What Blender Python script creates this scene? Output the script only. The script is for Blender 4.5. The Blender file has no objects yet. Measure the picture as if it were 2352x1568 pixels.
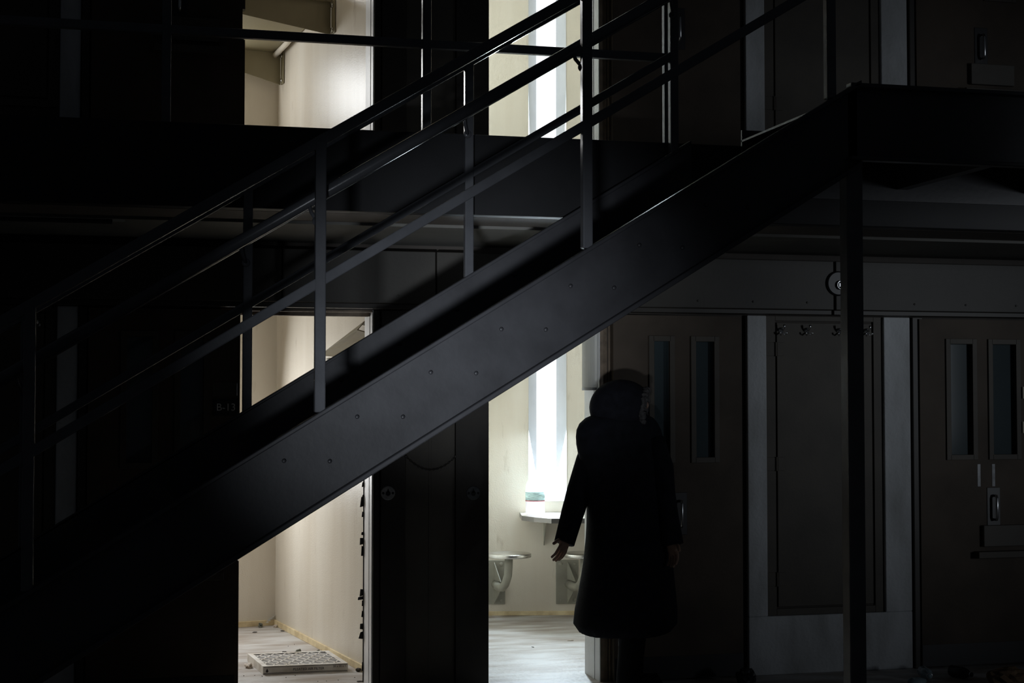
import bpy, bmesh, math, random
from mathutils import Vector, Matrix
random.seed(7)
sc = bpy.context.scene
col = sc.collection
R = math.radians

# ------------------------------------------------------------------ camera
FPX = 3500.0                                   # focal length in pixels of the 2352 px wide frame
YAW, TILT = R(14.0), math.atan(129.0 / FPX)
CAM = Vector((0.0, -8.48, 1.64))
FW = Vector((math.sin(YAW) * math.cos(TILT), math.cos(YAW) * math.cos(TILT), math.sin(TILT)))
RT = Vector((math.cos(YAW), -math.sin(YAW), 0.0))
UP = RT.cross(FW)


def ray(px, py):
    return (px - 1176) * RT + (784 - py) * UP + FPX * FW


def at(px, py, Y):
    d = ray(px, py)
    return CAM + d * ((Y - CAM.y) / d.y)


def flo(px, py, z=0.0):
    d = ray(px, py)
    return CAM + d * ((z - CAM.z) / d.z)


def onplane(px, py, P, u):
    """point of the vertical plane through P along the horizontal direction u"""
    n = Vector((-u.y, u.x, 0))
    d = ray(px, py)
    return CAM + d * ((P - CAM).dot(n) / d.dot(n))


def fx(px, Y=0.0):
    return at(px, 913, Y).x


cam_d = bpy.data.cameras.new('camera')
cam_d.sensor_width = 36.0
cam_d.lens = FPX / 2352 * 36.0
cam_d.clip_start, cam_d.clip_end = 0.05, 200
cam = bpy.data.objects.new('camera', cam_d)
col.objects.link(cam)
M = Matrix((RT, UP, -FW)).transposed().to_4x4()
M.translation = CAM
cam.matrix_world = M
sc.camera = cam

# ------------------------------------------------------------------ materials
MATS = {}


def mat(name, rgb, rough=0.6, metal=0.0, var=0.15, vscale=6.0, bump=0.0, bscale=60.0, spec=0.5, stain=None, stretch=None,
        trans=0.0, rvar=0.0, coat=0.0):
    m = bpy.data.materials.new(name)
    m.use_nodes = True
    nt = m.node_tree
    b = nt.nodes['Principled BSDF']
    b.inputs['Roughness'].default_value = rough
    b.inputs['Metallic'].default_value = metal
    b.inputs['Specular IOR Level'].default_value = spec
    b.inputs['Transmission Weight'].default_value = trans
    b.inputs['Coat Weight'].default_value = coat
    tc = nt.nodes.new('ShaderNodeTexCoord')
    mp = nt.nodes.new('ShaderNodeMapping')
    if stretch:
        mp.inputs['Scale'].default_value = stretch
    nt.links.new(tc.outputs['Object'], mp.inputs['Vector'])
    nz = nt.nodes.new('ShaderNodeTexNoise')
    nz.inputs['Scale'].default_value = vscale
    nz.inputs['Detail'].default_value = 6
    nt.links.new(mp.outputs['Vector'], nz.inputs['Vector'])
    rp = nt.nodes.new('ShaderNodeValToRGB')
    lo = stain if stain else tuple(c * (1 - var) for c in rgb)
    hi = tuple(min(1, c * (1 + var)) for c in rgb)
    rp.color_ramp.elements[0].position, rp.color_ramp.elements[1].position = 0.32, 0.62
    rp.color_ramp.elements[0].color = (*lo, 1)
    rp.color_ramp.elements[1].color = (*hi, 1)
    nt.links.new(nz.outputs['Fac'], rp.inputs['Fac'])
    nt.links.new(rp.outputs['Color'], b.inputs['Base Color'])
    if rvar:
        mr = nt.nodes.new('ShaderNodeMapRange')
        mr.inputs['To Min'].default_value, mr.inputs['To Max'].default_value = rough - rvar, rough + rvar
        nt.links.new(nz.outputs['Fac'], mr.inputs['Value'])
        nt.links.new(mr.outputs['Result'], b.inputs['Roughness'])
    if bump:
        n2 = nt.nodes.new('ShaderNodeTexNoise')
        n2.inputs['Scale'].default_value = bscale
        n2.inputs['Detail'].default_value = 4
        nt.links.new(tc.outputs['Object'], n2.inputs['Vector'])
        bp = nt.nodes.new('ShaderNodeBump')
        bp.inputs['Strength'].default_value = bump
        bp.inputs['Distance'].default_value = 0.01
        nt.links.new(n2.outputs['Fac'], bp.inputs['Height'])
        nt.links.new(bp.outputs['Normal'], b.inputs['Normal'])
    MATS[name] = m
    return m


def emit(name, rgb, strength):
    m = bpy.data.materials.new(name)
    m.use_nodes = True
    nt = m.node_tree
    nt.nodes.clear()
    o = nt.nodes.new('ShaderNodeOutputMaterial')
    e = nt.nodes.new('ShaderNodeEmission')
    e.inputs['Color'].default_value = (*rgb, 1)
    e.inputs['Strength'].default_value = strength
    nt.links.new(e.outputs[0], o.inputs[0])
    return m


STEEL = mat('dark_painted_steel', (0.050, 0.050, 0.056), 0.40, var=0.18, vscale=5, bump=0.03, bscale=40, rvar=0.05)
RAIL = mat('dark_rail_paint', (0.115, 0.118, 0.130), 0.27, var=0.12, vscale=8, bump=0.03, bscale=80)
FASC = mat('black_fascia_paint', (0.020, 0.020, 0.022), 0.5, var=0.2, vscale=3, spec=0.3)
DOOR = mat('dark_brown_door_paint', (0.085, 0.066, 0.050), 0.62, var=0.2, vscale=3, bump=0.06, spec=0.25)
PANEL = mat('brown_panel_paint', (0.075, 0.064, 0.050), 0.6, var=0.2, vscale=3, bump=0.05)
CHASE = mat('grey_brown_panel', (0.085, 0.076, 0.064), 0.6, var=0.2, vscale=2, bump=0.05)
FRAME = mat('dark_frame_paint', (0.035, 0.030, 0.025), 0.5, var=0.2, vscale=5)
JAMB = mat('brown_jamb_paint', (0.20, 0.150, 0.105), 0.5, var=0.3, vscale=14, bump=0.25, bscale=40)
FACADE = mat('dark_wall_paint', (0.060, 0.050, 0.042), 0.7, var=0.2, vscale=3)
HOUS = mat('housing_paint', (0.040, 0.036, 0.030), 0.55, var=0.2, vscale=2.5, bump=0.04)
SOFF1 = mat('soffit_paint_brown', (0.10, 0.085, 0.072), 0.7, var=0.15, vscale=2)
SOFF2 = mat('soffit_paint_grey', (0.17, 0.165, 0.15), 0.7, var=0.15, vscale=2)
SURR = mat('grey_concrete_surround', (0.60, 0.62, 0.64), 0.7, var=0.1, vscale=5, bump=0.35, bscale=50, stain=(0.42, 0.43, 0.43),
           stretch=(1, 1, 0.35))
WALL = mat('cream_cell_wall', (0.77, 0.72, 0.63), 0.33, var=0.03, vscale=2.2, bump=0.11, bscale=120, stain=(0.70, 0.635, 0.535),
           stretch=(1.6, 1.6, 0.22), spec=0.22)
nt_ = WALL.node_tree
tc_ = nt_.nodes.new('ShaderNodeTexCoord')
mp_ = nt_.nodes.new('ShaderNodeMapping')
mp_.inputs['Scale'].default_value = (5.0, 5.0, 1.1)
sn_ = nt_.nodes.new('ShaderNodeTexNoise')
sn_.inputs['Scale'].default_value, sn_.inputs['Detail'].default_value, sn_.inputs['Roughness'].default_value = 2.6, 9, 0.62
rs_ = nt_.nodes.new('ShaderNodeValToRGB')
rs_.color_ramp.elements[0].position, rs_.color_ramp.elements[1].position = 0.62, 0.74
mx_ = nt_.nodes.new('ShaderNodeMixRGB')
mx_.inputs['Color2'].default_value = (0.40, 0.33, 0.25, 1)
ml_ = nt_.nodes.new('ShaderNodeMath')
ml_.operation = 'MULTIPLY'
ml_.inputs[1].default_value = 0.45
src_ = nt_.nodes['Principled BSDF'].inputs['Base Color'].links[0].from_socket
nt_.links.new(tc_.outputs['Object'], mp_.inputs['Vector'])
nt_.links.new(mp_.outputs['Vector'], sn_.inputs['Vector'])
nt_.links.new(sn_.outputs['Fac'], rs_.inputs['Fac'])
nt_.links.new(rs_.outputs['Color'], ml_.inputs[0])
nt_.links.new(ml_.outputs[0], mx_.inputs['Fac'])
nt_.links.new(src_, mx_.inputs['Color1'])
nt_.links.new(mx_.outputs['Color'], nt_.nodes['Principled BSDF'].inputs['Base Color'])
STAIND = mat('dull_steel_edge', (0.22, 0.21, 0.20), 0.35, 0.8, var=0.1)
CEIL = mat('cell_ceiling', (0.62, 0.58, 0.50), 0.7, var=0.08)
CONC = mat('bare_concrete_floor', (0.50, 0.49, 0.48), 0.55, var=0.25, vscale=4.5, bump=0.3, bscale=30, stain=(0.34, 0.28, 0.23),
           stretch=(0.5, 1.6, 1))
BASE = mat('yellowed_baseboard', (0.80, 0.68, 0.44), 0.6, var=0.12, vscale=9, bump=0.2, stain=(0.62, 0.48, 0.27))
OLIVE = mat('olive_bunk_paint', (0.26, 0.225, 0.14), 0.5, var=0.06, vscale=3, bump=0.04)
WREV = mat('window_reveal_paint', (0.58, 0.60, 0.62), 0.55, var=0.05)
PALEJ = mat('pale_jamb_paint', (0.90, 0.91, 0.93), 0.4, var=0.03, vscale=12, bump=0.1, stretch=(1, 1, 0.3))
CHROME = mat('chrome', (0.80, 0.81, 0.83), 0.25, 1.0, var=0.03)
STAIN = mat('brushed_stainless', (0.62, 0.61, 0.58), 0.26, 1.0, var=0.06, vscale=20, bump=0.05, stretch=(1, 8, 1))
GREYM = mat('grey_mount_paint', (0.30, 0.29, 0.24), 0.45, var=0.08, vscale=10)
GLASSD = mat('dark_vision_glass', (0.055, 0.075, 0.082), 0.05, var=0.1, vscale=2, spec=0.9)
BLACK = mat('black_rubber', (0.012, 0.011, 0.010), 0.7, var=0.3)
BLACKP = mat('black_sign_plastic', (0.012, 0.012, 0.014), 0.4, var=0.1)
LETTER = mat('grey_lettering', (0.75, 0.74, 0.70), 0.6, var=0.05)
WPAINT = mat('worn_white_numeral', (0.55, 0.56, 0.58), 0.7, var=0.3, vscale=15)
CARD = mat('white_cardboard', (0.88, 0.86, 0.82), 0.7, var=0.08, vscale=9, stain=(0.66, 0.60, 0.52))
PLEAT = mat('white_pleat_media', (0.92, 0.92, 0.94), 0.85, var=0.05, vscale=30, bump=0.2)
INK = mat('dark_print', (0.05, 0.045, 0.05), 0.7, var=0.1)
DEBR = mat('grey_green_debris', (0.15, 0.155, 0.12), 0.7, var=0.45, vscale=40, bump=0.5)
DARKD = mat('dark_dry_debris', (0.055, 0.045, 0.038), 0.75, var=0.4, vscale=60, bump=0.5)
PALED = mat('pale_debris', (0.62, 0.54, 0.46), 0.7, var=0.25, vscale=40, bump=0.4)
COAT = mat('dark_navy_coat', (0.014, 0.015, 0.021), 0.85, var=0.25, vscale=20, bump=0.3, bscale=200, spec=0.2)
FUR = mat('grey_hood_fur', (0.10, 0.095, 0.095), 0.95, var=0.4, vscale=60, spec=0.1)
TROUS = mat('black_trousers', (0.012, 0.012, 0.014), 0.9, var=0.2, spec=0.2)
SKIN = mat('skin', (0.42, 0.27, 0.20), 0.55, var=0.08, vscale=20)
LENS = mat('white_lamp_lens', (0.86, 0.86, 0.83), 0.4, var=0.02)
CAPM = mat('grey_end_cap', (0.20, 0.20, 0.20), 0.45, var=0.05)
JUG = mat('milky_jug_plastic', (0.95, 0.97, 1.0), 0.25, var=0.02)
nt_ = LENS.node_tree
tr_ = nt_.nodes.new('ShaderNodeBsdfTranslucent')
tr_.inputs['Color'].default_value = (0.95, 0.94, 0.91, 1)
m1_ = nt_.nodes.new('ShaderNodeMixShader')
m1_.inputs[0].default_value = 0.55
nt_.links.new(nt_.nodes['Principled BSDF'].outputs[0], m1_.inputs[1])
nt_.links.new(tr_.outputs[0], m1_.inputs[2])
nt_.links.new(m1_.outputs[0], nt_.nodes['Material Output'].inputs[0])
nt_ = JUG.node_tree
tr_ = nt_.nodes.new('ShaderNodeBsdfTranslucent')
tr_.inputs['Color'].default_value = (0.95, 0.98, 1.0, 1)
tp_ = nt_.nodes.new('ShaderNodeBsdfTransparent')
m1_, m2_ = nt_.nodes.new('ShaderNodeMixShader'), nt_.nodes.new('ShaderNodeMixShader')
m1_.inputs[0].default_value, m2_.inputs[0].default_value = 0.65, 0.25
nt_.links.new(nt_.nodes['Principled BSDF'].outputs[0], m1_.inputs[1])
nt_.links.new(tr_.outputs[0], m1_.inputs[2])
nt_.links.new(m1_.outputs[0], m2_.inputs[1])
nt_.links.new(tp_.outputs[0], m2_.inputs[2])
nt_.links.new(m2_.outputs[0], nt_.nodes['Material Output'].inputs[0])
LABEL = mat('pale_blue_jug_label', (0.55, 0.80, 0.84), 0.5, var=0.35, vscale=28, stretch=(1, 1, 6))
REDL = mat('red_label_edge', (0.55, 0.06, 0.08), 0.5, var=0.1)
PAPER = mat('cream_paper', (0.62, 0.57, 0.44), 0.8, var=0.1)
BOTTLE = mat('blue_tinted_plastic', (0.42, 0.55, 0.62), 0.15, var=0.1, trans=0.35)
BROWNP = mat('brown_paper', (0.20, 0.13, 0.07), 0.85, var=0.3, vscale=10, bump=0.4)
FIXT = mat('grey_fixture_paint', (0.30, 0.32, 0.33), 0.5, var=0.08)
PANE = PANEL_L = PANEU = PANEUL = emit('daylight_glass', (0.90, 0.95, 1.0), 1.6)


# ------------------------------------------------------------------ mesh builder
class MB:
    def __init__(self):
        self.bm = bmesh.new()

    def box(self, x0, x1, y0, y1, z0, z1):
        return self.hexa([(x0, y0, z0), (x1, y0, z0), (x1, y1, z0), (x0, y1, z0), (x0, y0, z1), (x1, y0, z1), (x1, y1, z1), (x0, y1, z1)])

    def hexa(self, c):
        v = [self.bm.verts.new(p) for p in c]
        for f in ((3, 2, 1, 0), (4, 5, 6, 7), (0, 1, 5, 4), (1, 2, 6, 5), (2, 3, 7, 6), (3, 0, 4, 7)):
            self.bm.faces.new([v[i] for i in f])
        return self

    def bar(self, a, b, u, w, h):
        """box along a-b, w across u, h across the third direction"""
        a, b, u = Vector(a), Vector(b), Vector(u).normalized()
        d = (b - a).normalized()
        u = (u - d * u.dot(d)).normalized()
        v = d.cross(u)
        c = []
        for p in (a, b):
            for s, t in ((-1, -1), (1, -1), (1, 1), (-1, 1)):
                c.append(p + u * (s * w / 2) + v * (t * h / 2))
        return self.hexa(c)

    def prism(self, pts, ext):
        ext = Vector(ext)
        a = [self.bm.verts.new(p) for p in pts]
        b = [self.bm.verts.new(Vector(p) + ext) for p in pts]
        n = len(pts)
        self.bm.faces.new(a[::-1])
        self.bm.faces.new(b)
        for i in range(n):
            self.bm.faces.new((a[i], a[(i + 1) % n], b[(i + 1) % n], b[i]))
        return self

    def tube(self, pts, r, seg=12, caps=True):
        pts = [Vector(p) for p in pts]
        rs = r if isinstance(r, (list, tuple)) else [r] * len(pts)
        rings = []
        ref = None
        for i, p in enumerate(pts):
            d = (pts[min(i + 1, len(pts) - 1)] - pts[max(i - 1, 0)]).normalized()
            if ref is None:
                ref = Vector((0, 0, 1)) if abs(d.z) < 0.9 else Vector((1, 0, 0))
            u = (ref - d * ref.dot(d)).normalized()
            ref = u
            v = d.cross(u)
            rings.append([self.bm.verts.new(p + (u * math.cos(2 * math.pi * k / seg) + v * math.sin(2 * math.pi * k / seg)) * rs[i])
                          for k in range(seg)])
        for a, b in zip(rings, rings[1:]):
            for k in range(seg):
                self.bm.faces.new((a[k], a[(k + 1) % seg], b[(k + 1) % seg], b[k]))
        if caps:
            self.bm.faces.new(rings[0][::-1])
            self.bm.faces.new(rings[-1])
        return self

    def lathe(self, c, prof, axis=(0, 0, 1), seg=32):
        """prof: (radius, height) pairs along axis from c"""
        ax = Vector(axis).normalized()
        return self.tube([Vector(c) + ax * h for _, h in prof], [max(r, 1e-4) for r, _ in prof], seg) if False else self._lathe(Vector(c), prof, ax, seg)

    def _lathe(self, c, prof, ax, seg):
        ref = Vector((0, 0, 1)) if abs(ax.z) < 0.9 else Vector((1, 0, 0))
        u = (ref - ax * ref.dot(ax)).normalized()
        v = ax.cross(u)
        rings = []
        for r, h in prof:
            r = max(r, 1e-4)
            rings.append([self.bm.verts.new(c + ax * h + (u * math.cos(2 * math.pi * k / seg) + v * math.sin(2 * math.pi * k / seg)) * r)
                          for k in range(seg)])
        for a, b in zip(rings, rings[1:]):
            for k in range(seg):
                self.bm.faces.new((a[k], a[(k + 1) % seg], b[(k + 1) % seg], b[k]))
        self.bm.faces.new(rings[0][::-1])
        self.bm.faces.new(rings[-1])
        return self

    def rings(self, rows, cap=True):
        vs = [[self.bm.verts.new(p) for p in row] for row in rows]
        n = len(vs[0])
        for a, b in zip(vs, vs[1:]):
            for k in range(n):
                self.bm.faces.new((a[k], a[(k + 1) % n], b[(k + 1) % n], b[k]))
        if cap:
            self.bm.faces.new(vs[0][::-1])
            self.bm.faces.new(vs[-1])
        return self

    def lump(self, c, s, sub=2, jag=0.3, seed=0):
        rnd = random.Random(seed)
        r = bmesh.ops.create_icosphere(self.bm, subdivisions=sub, radius=1.0)
        for v in r['verts']:
            k = 1 + rnd.uniform(-jag, jag)
            v.co = Vector((v.co.x * s[0] * k, v.co.y * s[1] * k, v.co.z * s[2] * k)) + Vector(c)
        return self

    def build(self, name, m, parent=None, bevel=0.0, smooth=False, sub=0, solid=0.0):
        bmesh.ops.recalc_face_normals(self.bm, faces=self.bm.faces)
        me = bpy.data.meshes.new(name)
        self.bm.to_mesh(me)
        self.bm.free()
        me.materials.append(m)
        if smooth:
            for p in me.polygons:
                p.use_smooth = True
        o = bpy.data.objects.new(name, me)
        col.objects.link(o)
        if parent is not None:
            o.parent = parent
            o.matrix_parent_inverse = parent.matrix_world.inverted() if False else Matrix.Translation(-parent.location)
        if solid:
            s = o.modifiers.new('thick', 'SOLIDIFY')
            s.thickness = solid
        if bevel:
            b = o.modifiers.new('bevel', 'BEVEL')
            b.width, b.segments, b.limit_method = bevel, 2, 'ANGLE'
        if sub:
            s = o.modifiers.new('sub', 'SUBSURF')
            s.levels = s.render_levels = sub
        return o


def thing(name, label, cat, loc=(0, 0, 0), group=None):
    o = bpy.data.objects.new(name, None)
    o.empty_display_size = 0.1
    o.location = loc
    col.objects.link(o)
    o['label'], o['category'] = label, cat
    if group:
        o['group'] = group
    return o


def tag(o, label, cat, group=None):
    o['label'], o['category'] = label, cat
    if group:
        o['group'] = group
    return o


def struct(o):
    o['kind'] = 'structure'
    return o


def sempty(name, loc):
    o = bpy.data.objects.new(name, None)
    o.location = loc
    col.objects.link(o)
    o['kind'] = 'structure'
    return o


def text_mesh(name, s, size, m, parent, origin, xdir, ydir, align='CENTER', depth=0.001):
    cu = bpy.data.curves.new(name + '_curve', 'FONT')
    cu.body, cu.size, cu.extrude = s, size, depth
    cu.align_x, cu.align_y = align, 'CENTER'
    tmp = bpy.data.objects.new(name + '_tmp', cu)
    col.objects.link(tmp)
    dg = bpy.context.evaluated_depsgraph_get()
    me = bpy.data.meshes.new_from_object(tmp.evaluated_get(dg))
    bpy.data.objects.remove(tmp)
    bpy.data.curves.remove(cu)
    x, y = Vector(xdir).normalized(), Vector(ydir).normalized()
    T = Matrix((x, y, x.cross(y))).transposed().to_4x4()
    T.translation = Vector(origin)
    me.transform(T)
    me.materials.clear()
    me.materials.append(m)
    o = bpy.data.objects.new(name, me)
    col.objects.link(o)
    if parent is not None:
        o.parent = parent
        o.matrix_parent_inverse = Matrix.Translation(-parent.location)
    return o


# ------------------------------------------------------------------ key dimensions
Z2 = 2.85                                  # upper tier floor
TH = 0.30                                  # thickness of the front wall
HD = 2.13                                  # door head
xA0, xA1 = fx(505), fx(857)                # left cell doorway
xB0, xB1 = fx(1120), fx(1378)              # right cell doorway
xL, xR = fx(-420), fx(2800)

# ------------------------------------------------------------------ floor, front wall, walkway
struct(MB().box(-7, 9.5, -12, 5.2, -0.2, 0.0).build('floor', CONC))
b = MB()
for z0 in (0.0, Z2):
    b.box(xL, xA0, 0, TH, z0, z0 + HD)
    b.box(xA1, xB0, 0.012, TH, z0, z0 + HD)
    b.box(xB1, xR, 0, TH, z0, z0 + HD)
    b.box(xL, xR, 0, TH, z0 + HD, z0 + Z2)
struct(b.build('wall_front', FACADE))

YW = -1.38                                  # walkway front edge
struct(MB().box(xL, xR, YW + 0.05, -0.001, 2.56, Z2).build('floor_upper', CONC))
b = MB()
b.box(xL, xR, YW, YW + 0.022, 2.515, 2.902)
b.box(xL, xR, YW + 0.022, YW + 0.09, 2.515, 2.532)
struct(b.build('trim_walkway_fascia', FASC, bevel=0.004))
struct(MB().box(xL, xR, YW + 0.10, -0.93, 2.515, 2.558).build('trim_soffit_front', SOFF1))
struct(MB().box(xL, xR, -0.93, -0.002, 2.50, 2.558).build('trim_soffit_back', SOFF2))
struct(MB().box(-7, 9.5, -1.6, 5.2, Z2 + 2.75, Z2 + 2.95).build('ceiling', FACADE))

# ------------------------------------------------------------------ cells
cells = {}


def cell(tag_, z0, P_front, P_corner, back_dir, back_len, side, pane, winpx, winz, n):
    """side wall from the doorway jamb to the far corner, back wall from that corner along back_dir; side=+1: room lies to the left of the side wall"""
    zc = z0 + 2.52
    u = back_dir.normalized()
    t = 0.12
    zb = z0
    A, C = P_front, P_corner
    # side wall (slab thickness away from the room)
    w = (C - A)
    nrm = Vector((-w.y, w.x, 0)).normalized()
    if nrm.dot(u) > 0:
        nrm = -nrm
    q = [A, C + w.normalized() * t, C + w.normalized() * t + nrm * t, A + nrm * t]
    struct(MB().prism([Vector((p.x, p.y, zb)) for p in q], (0, 0, zc - zb)).build('wall_side_cell_%d' % n, WALL))
    # far side of the room
    E = C + u * back_len
    back_n = Vector((-u.y, u.x, 0))
    if back_n.y < 0:
        back_n = -back_n
    F = E - back_n * ((E.y - TH) / back_n.y)
    q = [E, F, F + u * t, E + u * t + back_n * t, E + back_n * t]
    struct(MB().prism([Vector((p.x, p.y, zb)) for p in q], (0, 0, zc - zb)).build('wall_far_cell_%d' % n, WALL))
    # back wall with the window hole
    s0, s1 = sorted((winpx[0], winpx[1]))
    za, zz = z0 + winz[0], z0 + winz[1]
    b = MB()

    def seg(a0, a1, lo, hi):
        P, Q = C + u * a0, C + u * a1
        b.prism([Vector((p.x, p.y, lo)) for p in (P, Q, Q + back_n * 0.2, P + back_n * 0.2)], (0, 0, hi - lo))
    seg(-0.05, s0, zb, zc)
    seg(s1, back_len + 0.05, zb, zc)
    seg(s0, s1, zb, za)
    seg(s0, s1, zz, zc)
    struct(b.build('wall_back_cell_%d' % n, WALL))
    # window: splayed reveal and the slit of glass
    gm, gw = (s0 + s1) / 2, (s1 - s0) * 0.53
    g0, g1 = gm - gw / 2, gm + gw / 2
    root = sempty('window_%d' % n, (C + u * gm) + Vector((0, 0, za)))
    b = MB()
    o0, o1, dep = s0, s1, 0.13

    def P3(s, d, z):
        p = C + u * s + back_n * d
        return Vector((p.x, p.y, z))
    inz0, inz1 = za + 0.055, zz - 0.055
    for quad in ([(o0, -0.004, za), (g0, dep, inz0), (g0, dep, inz1), (o0, -0.004, zz)], [(o1, -0.004, za), (g1, dep, inz0), (g1, dep, inz1), (o1, -0.004, zz)],
                 [(o0, -0.004, za), (o1, -0.004, za), (g1, dep, inz0), (g0, dep, inz0)], [(o0, -0.004, zz), (o1, -0.004, zz), (g1, dep, inz1), (g0, dep, inz1)]):
        vs = [b.bm.verts.new(P3(*k)) for k in quad]
        b.bm.faces.new(vs)
    bmesh.ops.remove_doubles(b.bm, verts=b.bm.verts, dist=1e-5)
    b.build('window_frame', WREV, root)
    b = MB()
    b.prism([P3(g0, dep, inz0), P3(g1, dep, inz0), P3(g1, dep + 0.015, inz0), P3(g0, dep + 0.015, inz0)], (0, 0, inz1 - inz0))
    b.build('pane', pane, root)
    # ceiling of the cell
    q = [A, C, E, F]
    xs = [p.x for p in q]
    struct(MB().box(min(xs) - 0.3, max(xs) + 0.3, TH, max(p.y for p in q) + 0.25, zc, zc + 0.05).build('ceiling_cell_%d' % n, CEIL))
    return dict(A=A, C=C, u=u, n=back_n, E=E, F=F, side=w.normalized(), sn=-nrm, g0=g0, g1=g1, s0=s0, s1=s1)


# left cells: side wall through two points of its foot
p1, p2 = flo(840, 1545), flo(632, 1435)
w = (p2 - p1).normalized()
A = p1 - w * ((p1.y - TH) / w.y)
uL = Vector((-w.y, w.x, 0))
if uL.x > 0:
    uL = -uL
L1 = cell('left', 0.0, A, p2, uL, 1.9, 1, PANEL_L, (0.62, 0.90), (0.88, 2.02), 1)
L2 = cell('left', Z2, A, p2, uL, 1.9, 1, PANEUL, (0.62, 0.90), (0.75, 2.02), 2)
# right cells: back wall through two points of its foot
b1, b2 = flo(1122, 1413), flo(1288, 1412)
uR = (b2 - b1)
uR.z = 0
uR.normalize()
cor = b1 - uR * 0.22
nR = Vector((-uR.y, uR.x, 0))
AR = cor - nR * ((cor.y - TH) / nR.y)
sw = [(onplane(px, 900, cor, uR) - cor).dot(uR) for px in (1214, 1301)]
wR = 1.9
R1 = cell('right', 0.0, AR, cor, uR, wR, -1, PANE, sw, (0.86, 2.02), 3)
R2 = cell('right', Z2, AR, cor, uR, wR, -1, PANEU, sw, (0.62, 2.10), 4)

# baseboards of the lower cells
def board(name, P, Q, nrm, h=0.042, t=0.012, m=BASE):
    q = [P, Q, Q + nrm * t, P + nrm * t]
    return struct(MB().prism([Vector((p.x, p.y, 0.0)) for p in q], (0, 0, h)).build(name, m, bevel=0.003))


board('baseboard_left_side', L1['A'] + L1['side'] * 0.02, L1['C'], L1['sn'])
board('baseboard_left_back', L1['C'], L1['E'], -L1['n'], h=0.04)
board('baseboard_right_back', R1['C'], R1['E'], -R1['n'], h=0.032)

# ------------------------------------------------------------------ front trim: jambs, chase, surrounds
k = 0
for z0, nm in ((0.0, 'lower'), (Z2, 'upper')):
    zt = z0 + HD
    # pale reveal of the left doorway (facing the cell light)
    b = MB()
    b.box(xA1 - 0.004, xA1 + 0.0, 0.0, TH, z0, zt)
    b.box(xA1 - 0.007, xA1 - 0.004, 0.10, 0.15, z0, zt)
    b.box(xA1 - 0.006, xA1 - 0.004, 0.0, 0.012, z0, zt)
    struct(b.build('trim_%s_left_reveal' % nm, PALEJ))
    b = MB()
    b.box(xA1, fx(872), -0.012, 0.012, z0, zt)
    b.box(fx(874), fx(930), -0.03, 0.012, z0, zt)
    struct(b.build('trim_%s_left_jamb' % nm, FRAME, bevel=0.003))
    b = MB()
    b.box(fx(931), fx(1044), -0.010, 0.012, z0, zt)
    b.box(fx(984), fx(990), -0.013, -0.010, z0, zt)
    struct(b.build('trim_%s_chase_panel' % nm, CHASE, bevel=0.002))
    b = MB()
    b.box(fx(1045), xB0, -0.03, 0.012, z0, zt)
    b.box(xB0 - 0.004, xB0, 0.012, TH, z0, zt)
    struct(b.build('trim_%s_right_jamb' % nm, FRAME, bevel=0.003))
    b = MB()
    b.box(xB1 - 0.004, xB1, 0.0, TH, z0, zt)
    b.box(xB1 - 0.007, xB1 - 0.004, 0.10, 0.15, z0, zt)
    struct(b.build('trim_%s_right_reveal' % nm, PALEJ))
    b = MB()                                # brown jamb right of the right doorway
    b.box(xB1, fx(1394), -0.006, 0.001, z0, zt)
    b.box(fx(1396), fx(1400), -0.012, 0.001, z0, zt)
    b.box(fx(1402), fx(1407), -0.020, 0.001, z0, zt)
    struct(b.build('trim_%s_right_casing' % nm, JAMB, bevel=0.001))
    b = MB()                                # head of both doorways
    b.box(xA0, xA1, 0.0, 0.03, zt - 0.012, zt)
    b.box(xB0, xB1, 0.0, 0.03, zt - 0.012, zt)
    b.box(xA0, xA1, 0.10, 0.15, zt - 0.03, zt - 0.001)
    struct(b.build('trim_%s_door_head' % nm, JAMB, bevel=0.002))
    # grey surrounds of the access panels
    zs = z0 + 0.345
    b = MB()
    b.box(fx(1712), fx(1756), -0.035, 0.0, zs, z0 + 2.13)
    b.box(fx(2025), fx(2085), -0.035, 0.0, zs, z0 + 2.13)
    b.box(fx(1712), fx(2085), -0.035, 0.0, z0, zs)
    struct(b.build('trim_%s_right_surround' % nm, SURR, bevel=0.006))
    b = MB()
    zl = z0 + (0.345 if z0 == 0 else 0.235)
    b.box(fx(130), fx(178), -0.035, 0.0, zl, z0 + 2.13)
    b.box(fx(-250), fx(178), -0.035, 0.0, z0, zl)
    struct(b.build('trim_%s_left_surround' % nm, SURR, bevel=0.006))
    b = MB()
    b.box(fx(2088), fx(2111), -0.05, 0.0, z0, zt)
    b.box(fx(181), fx(199), -0.05, 0.0, z0, zt)
    struct(b.build('trim_%s_door_guides' % nm, FRAME, bevel=0.003))


def coat_hook(parent, x, z, y=-0.012):
    b = MB()
    b._lathe(Vector((x, y, z)), [(0.017, 0.0), (0.016, -0.004), (0.008, -0.007)][::1], Vector((0, 1, 0)), 16)
    b.tube([(x, y - 0.004, z + 0.004), (x, y - 0.028, z - 0.002), (x, y - 0.045, z + 0.012), (x, y - 0.05, z + 0.030)], [0.006, 0.006, 0.006, 0.008], 10)
    for s in (-1, 1):
        b.tube([(x, y - 0.006, z - 0.010), (x + s * 0.014, y - 0.024, z - 0.028), (x + s * 0.020, y - 0.034, z - 0.022), (x + s * 0.022, y - 0.036, z - 0.012)],
               [0.005, 0.005, 0.005, 0.006], 8)
    b._lathe(Vector((x, y - 0.012, z + 0.002)), [(0.013, 0.0), (0.0125, -0.002), (0.009, -0.0042), (0.005, -0.0053), (0.001, -0.0057)], Vector((0, 1, 0)), 20)
    return b.build('coat_hook', CHROME, parent, smooth=True)


dn = [0]


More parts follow.
